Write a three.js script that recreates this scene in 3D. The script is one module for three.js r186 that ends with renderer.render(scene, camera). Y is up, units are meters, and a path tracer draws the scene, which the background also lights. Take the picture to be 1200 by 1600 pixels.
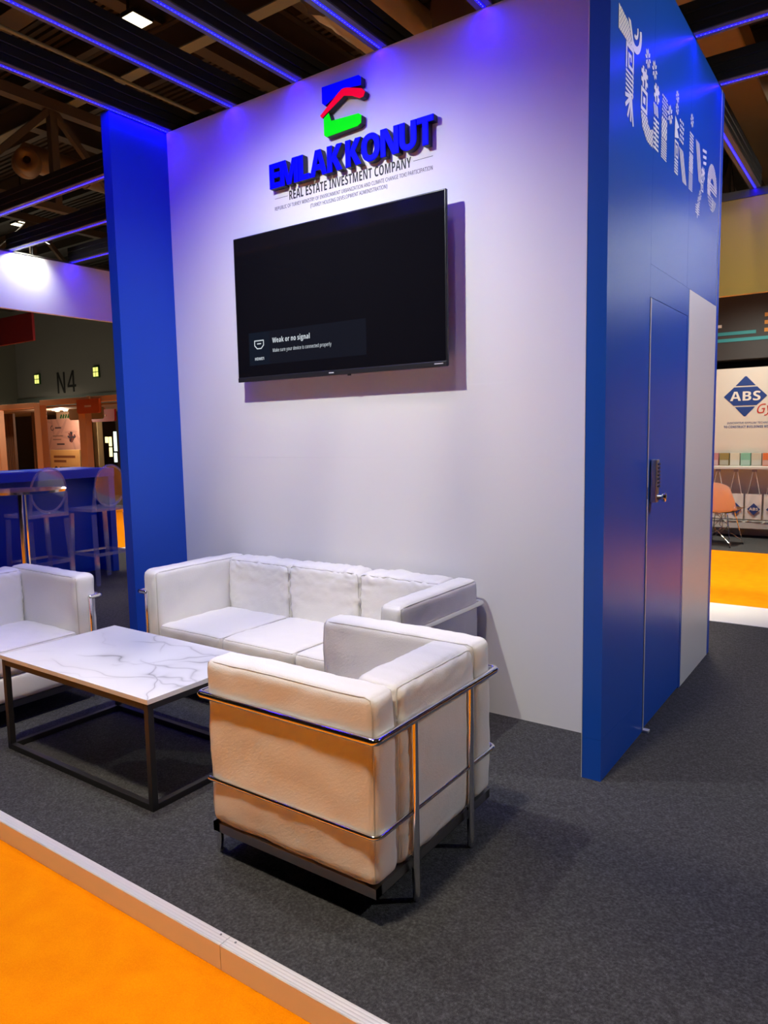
import * as THREE from 'three';
import { mergeGeometries, mergeVertices } from 'three/addons/utils/BufferGeometryUtils.js';
import { RoundedBoxGeometry } from 'three/addons/geometries/RoundedBoxGeometry.js';
import { ImprovedNoise } from 'three/addons/math/ImprovedNoise.js';
import { FontLoader } from 'three/addons/loaders/FontLoader.js';
import { TextGeometry } from 'three/addons/geometries/TextGeometry.js';
import { RectAreaLightUniformsLib } from 'three/addons/lights/RectAreaLightUniformsLib.js';

// ------------------------------------------------------------ camera, light, exposure
const scene = new THREE.Scene();
scene.background = new THREE.Color(0x000000);
const camera = new THREE.PerspectiveCamera(70.489, 1200 / 1600, 0.05, 200);
camera.position.set(0.924, 1.43, 3.233);
camera.rotation.set(-0.10708, 0.61473, -0.01931, 'YXZ');
scene.add(camera);
const renderer = new THREE.WebGLRenderer({ antialias: true });
renderer.toneMapping = THREE.LinearToneMapping;
renderer.toneMappingExposure = 1.0;
renderer.shadowMap.enabled = true;
RectAreaLightUniformsLib.init();
const LED_BLUE = new THREE.Color().setRGB(0.012, 0.0, 1.0);
const LED_RADIANCE = 98;          // blue strips under the canopy beams
const BAY = 150, BAY_WARM = new THREE.Color().setRGB(1.0, 0.86, 0.66);   // hall high-bay lamps (candela)
const FLOOD = 16.5, FLOOD_WHITE = new THREE.Color().setRGB(0.97, 1.0, 0.90); // canopy floodlights (candela)

// ------------------------------------------------------------ helpers
const taken = {};
function numbered(n) { const k = taken[n] = (taken[n] ?? -1) + 1; return k ? n + '_' + String(k).padStart(3, '0') : n; }
function tag(o, label, category, group) { o.userData.label = label; o.userData.category = category; if (group) o.userData.group = group; return o; }
function thing(name, label, category, pos = [0, 0, 0], ry = 0, group) {
  const o = new THREE.Group(); o.name = numbered(name); scene.add(o); o.position.set(...pos); o.rotation.y = ry;
  return tag(o, label, category, group);
}
function mesh(name, geo, mat, parent, pos, rot) {
  const m = new THREE.Mesh(geo, mat); m.name = name; m.castShadow = m.receiveShadow = true;
  if (pos) m.position.set(...pos); if (rot) m.rotation.set(...rot);
  (parent || scene).add(m); return m;
}
function single(name, geo, mat, label, category, pos, rot, group) { return tag(mesh(numbered(name), geo, mat, scene, pos, rot), label, category, group); }
function struct(name, parent) { const g = new THREE.Group(); g.name = name; g.userData.kind = 'structure'; scene.add(g); return g; }
// box between two corners, uv in metres
function uvBox(g) {
  const p = g.attributes.position, n = g.attributes.normal, uv = g.attributes.uv;
  for (let i = 0; i < p.count; i++) {
    const ax = Math.abs(n.getX(i)), ay = Math.abs(n.getY(i)), az = Math.abs(n.getZ(i));
    if (ay >= ax && ay >= az) uv.setXY(i, p.getX(i), p.getZ(i));
    else if (ax >= az) uv.setXY(i, p.getZ(i), p.getY(i));
    else uv.setXY(i, p.getX(i), p.getY(i));
  }
  return g;
}
function span(x0, x1, y0, y1, z0, z1) { const g = new THREE.BoxGeometry(Math.abs(x1 - x0), Math.abs(y1 - y0), Math.abs(z1 - z0)); g.translate((x0 + x1) / 2, (y0 + y1) / 2, (z0 + z1) / 2); return uvBox(g); }
function rspan(x0, x1, y0, y1, z0, z1, r = 0.004, s = 2) { const g = new RoundedBoxGeometry(Math.abs(x1 - x0), Math.abs(y1 - y0), Math.abs(z1 - z0), s, r); g.translate((x0 + x1) / 2, (y0 + y1) / 2, (z0 + z1) / 2); return uvBox(g); }
function bar(a, b, w, h) {   // rectangular bar from a to b, h measured along y-ish
  const A = new THREE.Vector3(...a), B = new THREE.Vector3(...b), L = A.distanceTo(B);
  const g = new THREE.BoxGeometry(w, h, L); const m = new THREE.Matrix4().lookAt(B, A, Math.abs(B.y - A.y) > 0.99 * L ? new THREE.Vector3(1, 0, 0) : new THREE.Vector3(0, 1, 0));
  m.setPosition(A.add(B).multiplyScalar(0.5)); g.applyMatrix4(m); return g;
}
class Poly extends THREE.CurvePath {}
function filleted(pts, r = 0.03, closed = false) {  // polyline with rounded corners
  const v = pts.map(p => new THREE.Vector3(...p)), c = new Poly(); let last = v[0];
  for (let i = 1; i < v.length - 1; i++) {
    const d0 = v[i].clone().sub(v[i - 1]), d1 = v[i + 1].clone().sub(v[i]), q = Math.min(r, d0.length() / 2, d1.length() / 2);
    const a = v[i].clone().sub(d0.normalize().multiplyScalar(q)), b = v[i].clone().add(d1.normalize().multiplyScalar(q));
    if (last.distanceTo(a) > 1e-5) c.add(new THREE.LineCurve3(last, a));
    c.add(new THREE.QuadraticBezierCurve3(a, v[i].clone(), b)); last = b;
  }
  c.add(new THREE.LineCurve3(last, v[v.length - 1])); return c;
}
function tube(pts, r, seg = 60, rad = 10, fil = 0.03) {
  const c = filleted(pts, fil); const g = [new THREE.TubeGeometry(c, seg, r, rad)];
  for (const [e, o] of [[0, 1], [1, -1]]) { const s = new THREE.SphereGeometry(r, rad, 6); const p = c.getPoint(e); s.translate(p.x, p.y, p.z); g.push(s); }
  return mergeGeometries(g.map(x => x.index ? x.toNonIndexed() : x));
}
function cyl(x, z, y0, y1, r, r2 = r, n = 16) { const g = new THREE.CylinderGeometry(r2, r, y1 - y0, n); g.translate(x, (y0 + y1) / 2, z); return g; }
let seed = 12345; const rnd = () => (seed = (seed * 1664525 + 1013904223) >>> 0) / 4294967296;
const noise = new ImprovedNoise();
const lin = (r, g, b) => new THREE.Color().setRGB(r, g, b);
const std = (c, rough = 0.6, o = {}) => new THREE.MeshPhysicalMaterial({ color: c, roughness: rough, ...o });
function grain(n, fn, srgb = true, rep = 1) {  // DataTexture of n x n from fn(u,v) -> [r,g,b] 0..1
  const d = new Uint8Array(n * n * 4);
  for (let j = 0; j < n; j++) for (let i = 0; i < n; i++) { const c = fn(i / n, j / n, i, j), k = (j * n + i) * 4; d[k] = 255 * Math.min(1, Math.max(0, c[0])); d[k + 1] = 255 * Math.min(1, Math.max(0, c[1])); d[k + 2] = 255 * Math.min(1, Math.max(0, c[2])); d[k + 3] = 255; }
  const t = new THREE.DataTexture(d, n, n); t.wrapS = t.wrapT = THREE.RepeatWrapping; t.magFilter = THREE.LinearFilter; t.minFilter = THREE.LinearMipmapLinearFilter; t.generateMipmaps = true;
  if (srgb) t.colorSpace = THREE.SRGBColorSpace; t.repeat.set(rep, rep); t.needsUpdate = true; return t;
}
function canvas(w, h, draw) { const c = document.createElement('canvas'); c.width = w; c.height = h; draw(c.getContext('2d'), w, h); const t = new THREE.CanvasTexture(c); t.colorSpace = THREE.SRGBColorSpace; return t; }
const fontB = await new FontLoader().loadAsync('fonts/droid/droid_sans_bold.typeface.json');
const fontR = await new FontLoader().loadAsync('fonts/droid/droid_sans_regular.typeface.json');
// lettering as thin solid shapes filling a given width and height, baseline start at the origin
function lettering(text, w, capH, depth, font = fontR, o = {}) {
  const g = new TextGeometry(text, { font, size: 1, depth: 1, curveSegments: o.seg ?? 3, bevelEnabled: false });
  g.computeBoundingBox(); const b = g.boundingBox; g.translate(-b.min.x, 0, 0);
  const cap = (() => { const k = new TextGeometry('E', { font, size: 1, depth: 1, bevelEnabled: false }); k.computeBoundingBox(); return k.boundingBox.max.y; })();
  g.scale(w / (b.max.x - b.min.x), capH / cap, depth); return g;
}

// ------------------------------------------------------------ materials
const M = {};
{
  const cg = grain(1024, (u, v, i, j) => { const f = rnd(), c = noise.noise(u * 170, v * 170, 0.3), e = noise.noise(u * 60, v * 60, 3.1); const k = 0.225 + 0.11 * (f - 0.5) + 0.10 * c + 0.035 * e + (rnd() > 0.992 ? 0.16 : 0); return [k, k, k * 1.03]; }, true, 0.7);
  const cb = grain(256, () => { const k = rnd(); return [k, k, k]; }, false, 3);
  M.carpet = std(lin(1, 1, 1), 0.95, { map: cg, bumpMap: cb, bumpScale: 0.003 });
  const og = grain(256, (u, v) => { const f = rnd() * 0.05 + 0.03 * noise.noise(u * 6, v * 6, 2); return [0.975 - f * 0.5, 0.585 - f, 0.0]; }, true, 2);
  M.orange = std(lin(1, 1, 1), 1, { specularIntensity: 0.2,  map: og, bumpMap: cb, bumpScale: 0.002 });
  const lb = grain(256, (u, v, i, j) => { const a = noise.noise(u * 60, v * 60, 1), b = noise.noise(u * 25, v * 25, 4); const k = 0.5 + 0.25 * a + 0.25 * b; return [k, k, k]; }, false, 4);
  M.leather = std(lin(0.80, 0.785, 0.74), 0.42, { bumpMap: lb, bumpScale: 0.0008 });
  M.piping = std(lin(0.60, 0.58, 0.52), 0.5);
  M.chrome = std(lin(0.78, 0.78, 0.78), 0.10, { metalness: 1 });
  M.steel = std(lin(0.30, 0.30, 0.31), 0.28, { metalness: 1 });
  M.black = std(lin(0.012, 0.012, 0.013), 0.4);
  M.wall = std(lin(0.78, 0.77, 0.77), 0.6, { bumpMap: grain(256, (u, v) => { const k = 0.5 + 0.5 * noise.noise(u * 3, v * 2, 7); return [k, k, k]; }, false, 0.6), bumpScale: 0.004 });
  M.whitePanel = std(lin(0.72, 0.72, 0.70), 0.38);
  M.blue = std(lin(0.006, 0.045, 0.42), 0.30);
  M.blueMatt = std(lin(0.005, 0.072, 0.50), 0.5);
  M.bluePanel = std(lin(0.007, 0.080, 0.48), 0.34);
  M.alu = std(lin(0.72, 0.72, 0.72), 0.4, { metalness: 0.35 });
  M.aluTrim = std(lin(0.78, 0.77, 0.75), 0.38, { metalness: 0.25 });
  M.beam = std(lin(0.008, 0.008, 0.010), 0.5);
  M.beamAlu = std(lin(0.11, 0.11, 0.11), 0.45);
  M.dots = new THREE.MeshPhysicalMaterial({ color: lin(0.05, 0.05, 0.3), roughness: 0.4, emissive: lin(1, 1, 1), emissiveMap: grain(64, (u, v) => { const a = Math.exp(-Math.pow((u - 0.5) / 0.16, 2) - Math.pow((v - 0.5) / 0.2, 2)); return [0.02 + 0.5 * a, 0.0 + 0.6 * a, 1]; }), emissiveIntensity: 3 });
  M.screw = std(lin(0.3, 0.3, 0.3), 0.4, { metalness: 1 });
  M.plastic = std(lin(0.015, 0.015, 0.017), 0.3);
  M.hallWall = std(lin(0.30, 0.29, 0.26), 0.8);
  M.hallDark = std(lin(0.20, 0.19, 0.15), 0.8);
  M.deck = std(lin(0.06, 0.052, 0.042), 0.7);
  M.truss = std(lin(0.085, 0.078, 0.066), 0.6);
  M.trussPale = std(lin(0.26, 0.33, 0.30), 0.6);
  M.duct = std(lin(0.26, 0.19, 0.12), 0.45, { metalness: 0.4 });
  M.foil = std(lin(0.92, 0.80, 0.55), 0.34, { metalness: 0.55 });
  M.lamp = new THREE.MeshPhysicalMaterial({ color: lin(0.8, 0.8, 0.8), emissive: lin(1, 0.86, 0.55), emissiveIntensity: 4 });
  M.floodGlow = new THREE.MeshPhysicalMaterial({ color: lin(0.8, 0.8, 0.8), emissive: lin(1, 0.99, 0.92), emissiveIntensity: 4 });
  M.ghost = new THREE.MeshPhysicalMaterial({ color: lin(0.90, 0.89, 0.95), roughness: 0.03, transmission: 0.82, thickness: 0, ior: 1.55 });
  M.clear = new THREE.MeshPhysicalMaterial({ color: lin(0.95, 0.95, 0.97), roughness: 0.02, transmission: 0.985, thickness: 0, ior: 1.5 });
  M.print = std(lin(0.02, 0.02, 0.022), 0.6);
}

// ------------------------------------------------------------ hall shell
{
  const f = struct('floor');
  mesh('screed', span(-42, 16, -0.3, -0.09, -20, 16), std(lin(0.10, 0.10, 0.10), 0.7), f);
  mesh('aisle_carpet', span(-12, 9, -0.09, -0.074, 1.9, 5.2), M.orange, f);
  mesh('aisle_carpet', span(-24, 9, -0.09, -0.074, -6.35, -3.06), M.orange, f);
  mesh('aisle_carpet', span(-10.4, -7.6, -0.09, -0.074, -3.06, 1.9), M.orange, f);
  mesh('aisle_carpet', span(4.2, 7, -0.09, -0.074, -3.06, 1.9), M.orange, f);
  mesh('booth_carpet', span(-6, 5, -0.09, -0.072, -12, -6.35), M.carpet, f);
  const wb = struct('wall_back'); mesh('wall_surface', span(-42, 16, -0.09, 12, -20.3, -20), M.hallWall, wb);
  mesh('cladding_band', span(-42, 16, -0.09, 3.88, -20, -19.9), std(lin(0.13, 0.15, 0.13), 0.7), wb);
  const wl = struct('wall_left'); mesh('wall_surface', span(-42.3, -42, -0.09, 12, -20.3, 16), M.hallDark, wl);
  const wr = struct('wall_right'); mesh('wall_surface', span(16, 16.3, -0.09, 12, -20.3, 16.3), M.hallWall, wr);
  const wf = struct('wall_front'); mesh('wall_surface', span(-42.3, 16.3, -0.09, 12, 16, 16.3), M.hallWall, wf);
}
{
  const c = struct('ceiling');
  mesh('roof_deck', span(-42.3, 16.3, 9.0, 9.3, -20.3, 16.3), M.deck, c);
  // folded ribs of the metal deck over the part of the hall in view
  for (let k = 0; k < 110; k++) mesh('deck_rib', span(-24, 4, 8.94, 9.0, -14 + k * 0.16, -13.92 + k * 0.16), M.deck, c);
}
for (const [z, y, w, m, l] of [[-2.62, 7.2, 0.34, M.truss], [-4.56, 7.2, 0.2, M.trussPale], [-8.9, 7.2, 0.24, M.truss], [-12.9, 7.2, 0.24, M.truss], [1.6, 7.2, 0.24, M.truss]]) {   // I-beams across the hall
  const b = thing('cross_beam', m === M.trussPale ? 'long roof beam with a pale cream bottom flange' : 'brown roof I-beam crossing above the trusses', 'beam', [0, 0, 0], 0, m === M.trussPale ? null : 'brown roof cross beams');
  mesh('flange', span(-40, 12, y, y + 0.02, z - w / 2, z + w / 2), m, b); mesh('web', span(-40, 12, y + 0.02, y + 0.42, z - 0.03, z + 0.03), M.truss, b); mesh('flange', span(-40, 12, y + 0.42, y + 0.45, z - w / 2, z + w / 2), M.truss, b);
}
for (const x of [-17.5, -11.1, -2.2, 3.4]) {   // deep lattice trusses along z
  const t = thing('roof_truss', 'deep brown lattice truss running under the hall roof', 'truss', [x, 0, 0], 0, 'roof trusses');
  mesh('chord', span(-0.09, 0.09, 7.0, 7.18, -19.8, 12), M.truss, t); mesh('chord', span(-0.07, 0.07, 5.35, 5.47, -19.8, 12), M.truss, t);
  for (let k = 0; k < 8; k++) {
    const z = -4.2 + (k - 4) * 3.2;
    mesh('post', bar([0, 5.4, z], [0, 7.1, z], 0.13, 0.13), M.truss, t);
    for (const d of [-1.6, 1.6]) mesh('diagonal', bar([0, 7.05, z], [0, 5.42, z + d], 0.1, 0.1), M.truss, t);
  }
}
for (const x of [-13.6, -8.6, -7.4, -6.45, -2.7, -0.2]) {   // plain girders along z
  const b = thing('roof_girder', 'plain brown roof girder between the trusses', 'girder', [x, 0, 0], 0, 'roof girders');
  mesh('flange', span(-0.13, 0.13, 7.67, 7.70, -19.8, 12), M.truss, b); mesh('web', span(-0.02, 0.02, 7.70, 8.1, -19.8, 12), M.truss, b); mesh('flange', span(-0.13, 0.13, 8.1, 8.13, -19.8, 12), M.truss, b);
}
{
  const c = scene.getObjectByName('ceiling');
  // purlins along x just under the deck
  for (let k = 0; k < 13; k++) mesh('purlin', span(-30, 8, 8.6, 8.9, -16 + k * 1.5, -15.86 + k * 1.5), M.truss, c);
}

// ------------------------------------------------------------ raised platform with carpet and aluminium edge
{
  const p = struct('floor_platform'); p.name = 'floor_stand';
  mesh('deck_carpet', span(-7.4, 4.0, -0.07, 0, -2.47, 1.913), M.carpet, p);
  const ribs = grain(64, (u, v) => { const k = (Math.floor(v * 64) % 8) < 5 ? 0.8 : 0.2; return [k, k, k]; }, false, 12);
  const trim = std(lin(0.74, 0.73, 0.70), 0.4, { metalness: 0.25 }), tread = std(lin(0.74, 0.73, 0.70), 0.42, { metalness: 0.25, bumpMap: ribs, bumpScale: 0.002 });
  const xs = [-7.4, -5.0, -2.6, -0.574, 1.8, 4.0];
  for (let k = 0; k < xs.length - 1; k++) {
    const t = struct('trim_' + (k + 1));
    mesh('edge_profile', rspan(xs[k] + 0.001, xs[k + 1] - 0.001, -0.074, 0.002, 1.9135, 1.957, 0.0015), trim, t); mesh('tread', span(xs[k] + 0.001, xs[k + 1] - 0.001, 0.0021, 0.0032, 1.915, 1.955), tread, t);
    for (const sx of [xs[k] + 0.03, xs[k + 1] - 0.03]) { const g = new THREE.CylinderGeometry(0.0035, 0.0035, 0.002, 10); g.translate(sx, 0.0038, 1.925); mesh('screw', g, M.screw, t); }
  }
  const bt = struct('trim_6'); const dots = grain(128, (u, v) => { const k = (Math.sin(u * Math.PI * 32) * Math.sin(v * Math.PI * 32) > 0.3) ? 0.9 : 0.3; return [k, k, k]; }, false, 2);
  mesh('edge_apron', rspan(-7.4, 4.0, -0.074, 0.003, -3.08, -2.47, 0.002), std(lin(0.75, 0.74, 0.71), 0.5, { bumpMap: dots, bumpScale: 0.002 }), bt);
}

// ------------------------------------------------------------ the tower: white wall, two blue fins, store room
const TOP = 3.39;
{
  const w = struct('wall_tower_front');
  mesh('panel', span(-3.02, -0.08, 0.0, 1.3025, -0.04, 0), M.wall, w);
  mesh('panel', span(-3.02, -0.08, 1.3028, TOP, -0.04, 0), M.wall, w);
  const l = struct('wall_tower_left');
  mesh('panel', span(-3.10, -3.02, 0.0, TOP, 0.0, 0.425), M.blueMatt, l);
  mesh('panel', span(-3.10, -3.02, 0.0, TOP, -1.58, -0.001), M.blueMatt, l);
  const r = struct('wall_tower_right');
  mesh('panel', span(-0.08, 0, 0.175, TOP, -0.160, 0.428), M.bluePanel, r);
  mesh('panel', span(-0.08, 0, 0.0, 0.1742, -0.160, 0.428), M.bluePanel, r);
  mesh('panel', span(-0.08, 0, 2.158, TOP, -0.84, -0.1612), M.bluePanel, r);
  mesh('panel', span(-0.08, 0, 2.158, TOP, -1.58, -0.8412), M.bluePanel, r);
  mesh('header', span(-0.08, 0, 2.016, 2.157, -0.899, -0.1612), M.bluePanel, r);
  mesh('jamb', span(-0.08, 0, 0, 2.015, -0.899, -0.868), M.bluePanel, r);
  mesh('white_panel', span(-0.08, 0.001, 0, 2.156, -1.58, -0.900), M.whitePanel, r);
  mesh('corner_profile', span(-0.08, 0.0025, 0, TOP, -1.586, -1.5802), M.alu, r);
  const b = struct('wall_tower_rear'); mesh('panel', span(-3.10, 0, 0, TOP, -1.66, -1.587), M.blueMatt, b);
  const tr = struct('trim_7'); mesh('edge_profile', span(-0.081, -0.0785, 0.0, TOP, 0.4281, 0.4295), M.alu, tr);
}
{
  const d = struct('door_1');
  mesh('door_leaf', rspan(-0.045, -0.001, 0.010, 2.0145, -0.8665, -0.1755, 0.002), M.bluePanel, d);
  mesh('edge_profile', rspan(-0.04, 0.004, 0.0, 2.012, -0.1745, -0.1625, 0.0015), M.alu, d);
  mesh('strike_plate', rspan(-0.002, 0.0052, 1.11, 1.165, -0.171, -0.1645, 0.0005), M.black, d);
  mesh('threshold_clip', rspan(0.0, 0.03, 0.0, 0.012, -0.19, -0.16, 0.002), M.alu, d);
  const k = thing('keypad_lock', 'silver push-button code lock with round knob on the blue door', 'lock', [0, 1.2, -0.235]);
  mesh('housing', rspan(0, 0.032, -0.11, 0.09, -0.022, 0.022, 0.006, 3), std(lin(0.55, 0.54, 0.52), 0.35, { metalness: 0.9 }), k);
  for (let i = 0; i < 7; i++) for (const s of [-1, 1]) { const g = new THREE.CylinderGeometry(0.005, 0.005, 0.008, 10); g.rotateZ(Math.PI / 2); g.translate(0.035, 0.068 - i * 0.017, s * 0.009); mesh('button', g, M.steel, k); }
  const kn = new THREE.LatheGeometry([[0.0, 0.0], [0.012, 0], [0.011, 0.018], [0.02, 0.022], [0.022, 0.03], [0.018, 0.036], [0, 0.037]].map(a => new THREE.Vector2(...a)), 20); kn.rotateZ(-Math.PI / 2); kn.translate(0.032, -0.085, 0);
  mesh('knob', kn, M.chrome, k);
}

// ------------------------------------------------------------ print on the blue side wall: patterned letters
{
  const S = 1070, Z0 = 0.36, Y0 = 3.05, W = Math.round(1.9 * S), H = Math.round(0.53 * S);
  const tex = canvas(W, H, (c, w, h) => {
    c.fillStyle = '#000'; c.fillRect(0, 0, w, h); c.fillStyle = '#fff'; c.strokeStyle = '#fff';
    const X = z => (Z0 - z) * S, Y = y => (Y0 - y) * S;
    const poly = (...p) => { c.beginPath(); p.forEach(([z, y], i) => i ? c.lineTo(X(z), Y(y)) : c.moveTo(X(z), Y(y))); c.closePath(); };
    const clip = (path, f) => { c.save(); path(); c.clip(); f(); c.restore(); };
    const rect = (z0, y0, z1, y1) => () => poly([z0, y0], [z1, y0], [z1, y1], [z0, y1]);
    const lattice = (z0, y0, z1, y1, s, lw) => { c.lineWidth = lw; const a = X(z0), b = X(z1), t = Y(y0), e = Y(y1); for (let q = -(e - t); q < (b - a); q += s) { c.beginPath(); c.moveTo(a + q, t); c.lineTo(a + q + (e - t), e); c.moveTo(a + q + (e - t), t); c.lineTo(a + q, e); c.stroke(); } };
    const slats = (z0, y0, z1, y1, n, f = 0.6) => { const hh = (Y(y1) - Y(y0)) / n; for (let i = 0; i < n; i++) c.fillRect(X(z0), Y(y0) + i * hh, X(z1) - X(z0), hh * f); };
    const slant = (z0, y0, z1, y1, n, wd) => { for (let i = 0; i < n; i++) { const o = wd * i / n; poly([z0 - o, y0], [z0 - o - wd / n * 0.62, y0], [z1 - o - wd / n * 0.62, y1], [z1 - o, y1]); c.fill(); } };
    const dots = (z0, y0, z1, y1, nx, ny) => { const dx = (X(z1) - X(z0)) / nx, dy = (Y(y1) - Y(y0)) / ny; for (let j = 0; j < ny; j++) for (let i = 0; i < nx; i++) { c.beginPath(); c.ellipse(X(z0) + (i + 0.5 + (j % 2) * 0.3) * dx, Y(y0) + (j + 0.5) * dy, dx * 0.36, dy * 0.34, 0, 0, 7); c.fill(); } };
    const star = (z, y, r) => { for (let i = 0; i < 8; i++) { c.save(); c.translate(X(z), Y(y)); c.rotate(i * Math.PI / 4); c.beginPath(); c.moveTo(0, -r * S * 0.14); c.lineTo(r * S * 0.2, -r * S * 0.7); c.lineTo(0, -r * S); c.lineTo(-r * S * 0.2, -r * S * 0.7); c.closePath(); c.fill(); c.restore(); } };
    const key = (z0, y0, z1, y1) => { const a = X(z0), b = X(z1), t = Y(y0), e = Y(y1), u = (b - a) / 7; c.lineWidth = u; c.beginPath(); c.moveTo(a + u / 2, e); c.lineTo(a + u / 2, t + u / 2); c.lineTo(b - u / 2, t + u / 2); c.lineTo(b - u / 2, e - u); c.lineTo(a + 2.5 * u, e - u); c.lineTo(a + 2.5 * u, t + 2.6 * u); c.lineTo(b - 2.5 * u, t + 2.6 * u); c.lineTo(b - 2.5 * u, e - 2.6 * u); c.stroke(); };
    const steps = (z0, y0, z1, y1) => { const a = X(z0), b = X(z1), t = Y(y0), e = Y(y1), u = (b - a) / 5, v = (e - t) / 5; ['01010', '11111', '01110', '11011', '01010'].forEach((r, j) => [...r].forEach((q, i) => { if (+q) c.fillRect(a + i * u, t + j * v, u + 0.5, v + 0.5); })); };
    const frame = (z0, y0, z1, y1) => { const a = X(z0), b = X(z1), t = Y(y0), e = Y(y1), u = (b - a) / 6; c.lineWidth = u; c.strokeRect(a + u / 2, t + u / 2, b - a - u, e - t - u); c.fillRect(a + 2 * u, t + 2 * u, b - a - 4 * u, e - t - 4 * u); };
    // T
    clip(() => poly([0.335, 3.018], [0.215, 3.0], [0.155, 2.925], [0.335, 2.93]), () => { lattice(0.34, 3.03, 0.15, 2.92, 22, 9); });
    c.lineWidth = 7; poly([0.335, 3.018], [0.335, 2.93]); c.stroke();
    poly([0.222, 3.018], [0.19, 3.018], [0.135, 2.93], [0.15, 2.925]); c.fill();
    c.lineWidth = 30; c.beginPath(); c.arc(X(0.125), Y(3.01), 0.072 * S, -0.3, 2.2); c.stroke(); c.lineWidth = 16; c.beginPath(); c.arc(X(0.125), Y(3.015), 0.032 * S, -0.4, 2.0); c.stroke();
    key(0.243, 2.925, 0.142, 2.83); slats(0.243, 2.825, 0.142, 2.74, 5, 0.55); c.fillRect(X(0.155), Y(2.92), 9, Y(2.74) - Y(2.92));
    c.lineWidth = 17; for (const [z, y] of [[0.247, 2.728], [0.242, 2.69], [0.212, 2.655], [0.172, 2.648], [0.137, 2.64]]) { c.beginPath(); c.moveTo(X(0.168), Y(2.742)); c.lineTo(X(z), Y(y)); c.stroke(); }
    // u with two stars
    star(-0.055, 2.972, 0.042); star(-0.158, 2.965, 0.042);
    steps(0.036, 2.92, -0.057, 2.84); frame(0.036, 2.835, -0.057, 2.745);
    clip(() => { poly([0.036, 2.74], [-0.057, 2.74], [-0.075, 2.715], [-0.11, 2.705], [-0.15, 2.72], [-0.15, 2.64], [-0.06, 2.645], [0.01, 2.68]); }, () => lattice(0.04, 2.745, -0.16, 2.64, 26, 9));
    steps(-0.156, 2.92, -0.24, 2.845); slant(-0.15, 2.835, -0.165, 2.79, 3, 0.075); slats(-0.156, 2.775, -0.24, 2.64, 7, 0.5); c.fillRect(X(-0.19), Y(2.775), 10, Y(2.65) - Y(2.775));
    // r
    dots(-0.285, 2.92, -0.378, 2.83, 4, 6); clip(rect(-0.285, 2.825, -0.378, 2.735), () => lattice(-0.28, 2.83, -0.39, 2.73, 30, 10)); slats(-0.285, 2.73, -0.378, 2.642, 8, 0.55); star(-0.43, 2.872, 0.046);
    // k
    star(-0.556, 2.995, 0.03); star(-0.556, 2.94, 0.03); poly([-0.52, 2.9], [-0.6, 2.87], [-0.56, 2.85], [-0.6, 2.82], [-0.52, 2.8]); c.fill(); key(-0.523, 2.795, -0.592, 2.715); slats(-0.523, 2.71, -0.592, 2.64, 5, 0.6);
    dots(-0.605, 2.92, -0.69, 2.81, 3, 5); slant(-0.605, 2.785, -0.69, 2.642, 5, 0.085);
    // i
    star(-0.858, 2.985, 0.036); slats(-0.815, 2.922, -0.897, 2.83, 6, 0.55); clip(rect(-0.815, 2.825, -0.897, 2.73), () => lattice(-0.81, 2.83, -0.91, 2.73, 26, 9)); slats(-0.815, 2.725, -0.897, 2.64, 9, 0.5);
    // y
    slant(-0.95, 2.925, -1.035, 2.735, 5, 0.09); for (let i = 0; i < 3; i++) { poly([-1.21, 2.94 - i * 0.03], [-1.115 - 0.01 * i, 2.925 - i * 0.03], [-1.115 - 0.01 * i, 2.91 - i * 0.03], [-1.205, 2.922 - i * 0.03]); c.fill(); }
    steps(-1.1, 2.835, -1.18, 2.765); key(-1.09, 2.76, -1.15, 2.7); star(-1.08, 2.675, 0.03); star(-1.05, 2.635, 0.03); slats(-0.98, 2.61, -1.07, 2.56, 4, 0.5); c.fillRect(X(-1.02), Y(2.62), 14, 0.075 * S);
    // e
    const ring = () => { c.beginPath(); c.arc(X(-1.375), Y(2.785), 0.128 * S, 0, 7); c.arc(X(-1.375), Y(2.785), 0.052 * S, 0, 7, true); };
    clip(ring, () => { clip(rect(-1.24, 2.92, -1.51, 2.79), () => lattice(-1.24, 2.93, -1.52, 2.78, 26, 9)); clip(rect(-1.24, 2.755, -1.4, 2.64), () => dots(-1.24, 2.79, -1.4, 2.64, 7, 9)); clip(rect(-1.38, 2.73, -1.51, 2.64), () => slant(-1.36, 2.75, -1.40, 2.62, 9, 0.2)); clip(rect(-1.24, 2.81, -1.33, 2.73), () => lattice(-1.24, 2.82, -1.35, 2.72, 24, 9)); });
    slats(-1.32, 2.805, -1.5, 2.757, 3, 0.6);
  });
  tex.colorSpace = THREE.NoColorSpace;
  const g = new THREE.PlaneGeometry(1.9, 0.53); g.rotateY(Math.PI / 2);
  single('wall_lettering', g, new THREE.MeshPhysicalMaterial({ color: lin(0.80, 0.80, 0.82), roughness: 0.4, alphaMap: tex, alphaTest: 0.5, transparent: true }), 'white patterned folk-motif lettering printed high on the blue side wall', 'lettering', [0.0015, Y0 - 0.265, Z0 - 0.95]);
}

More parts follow.
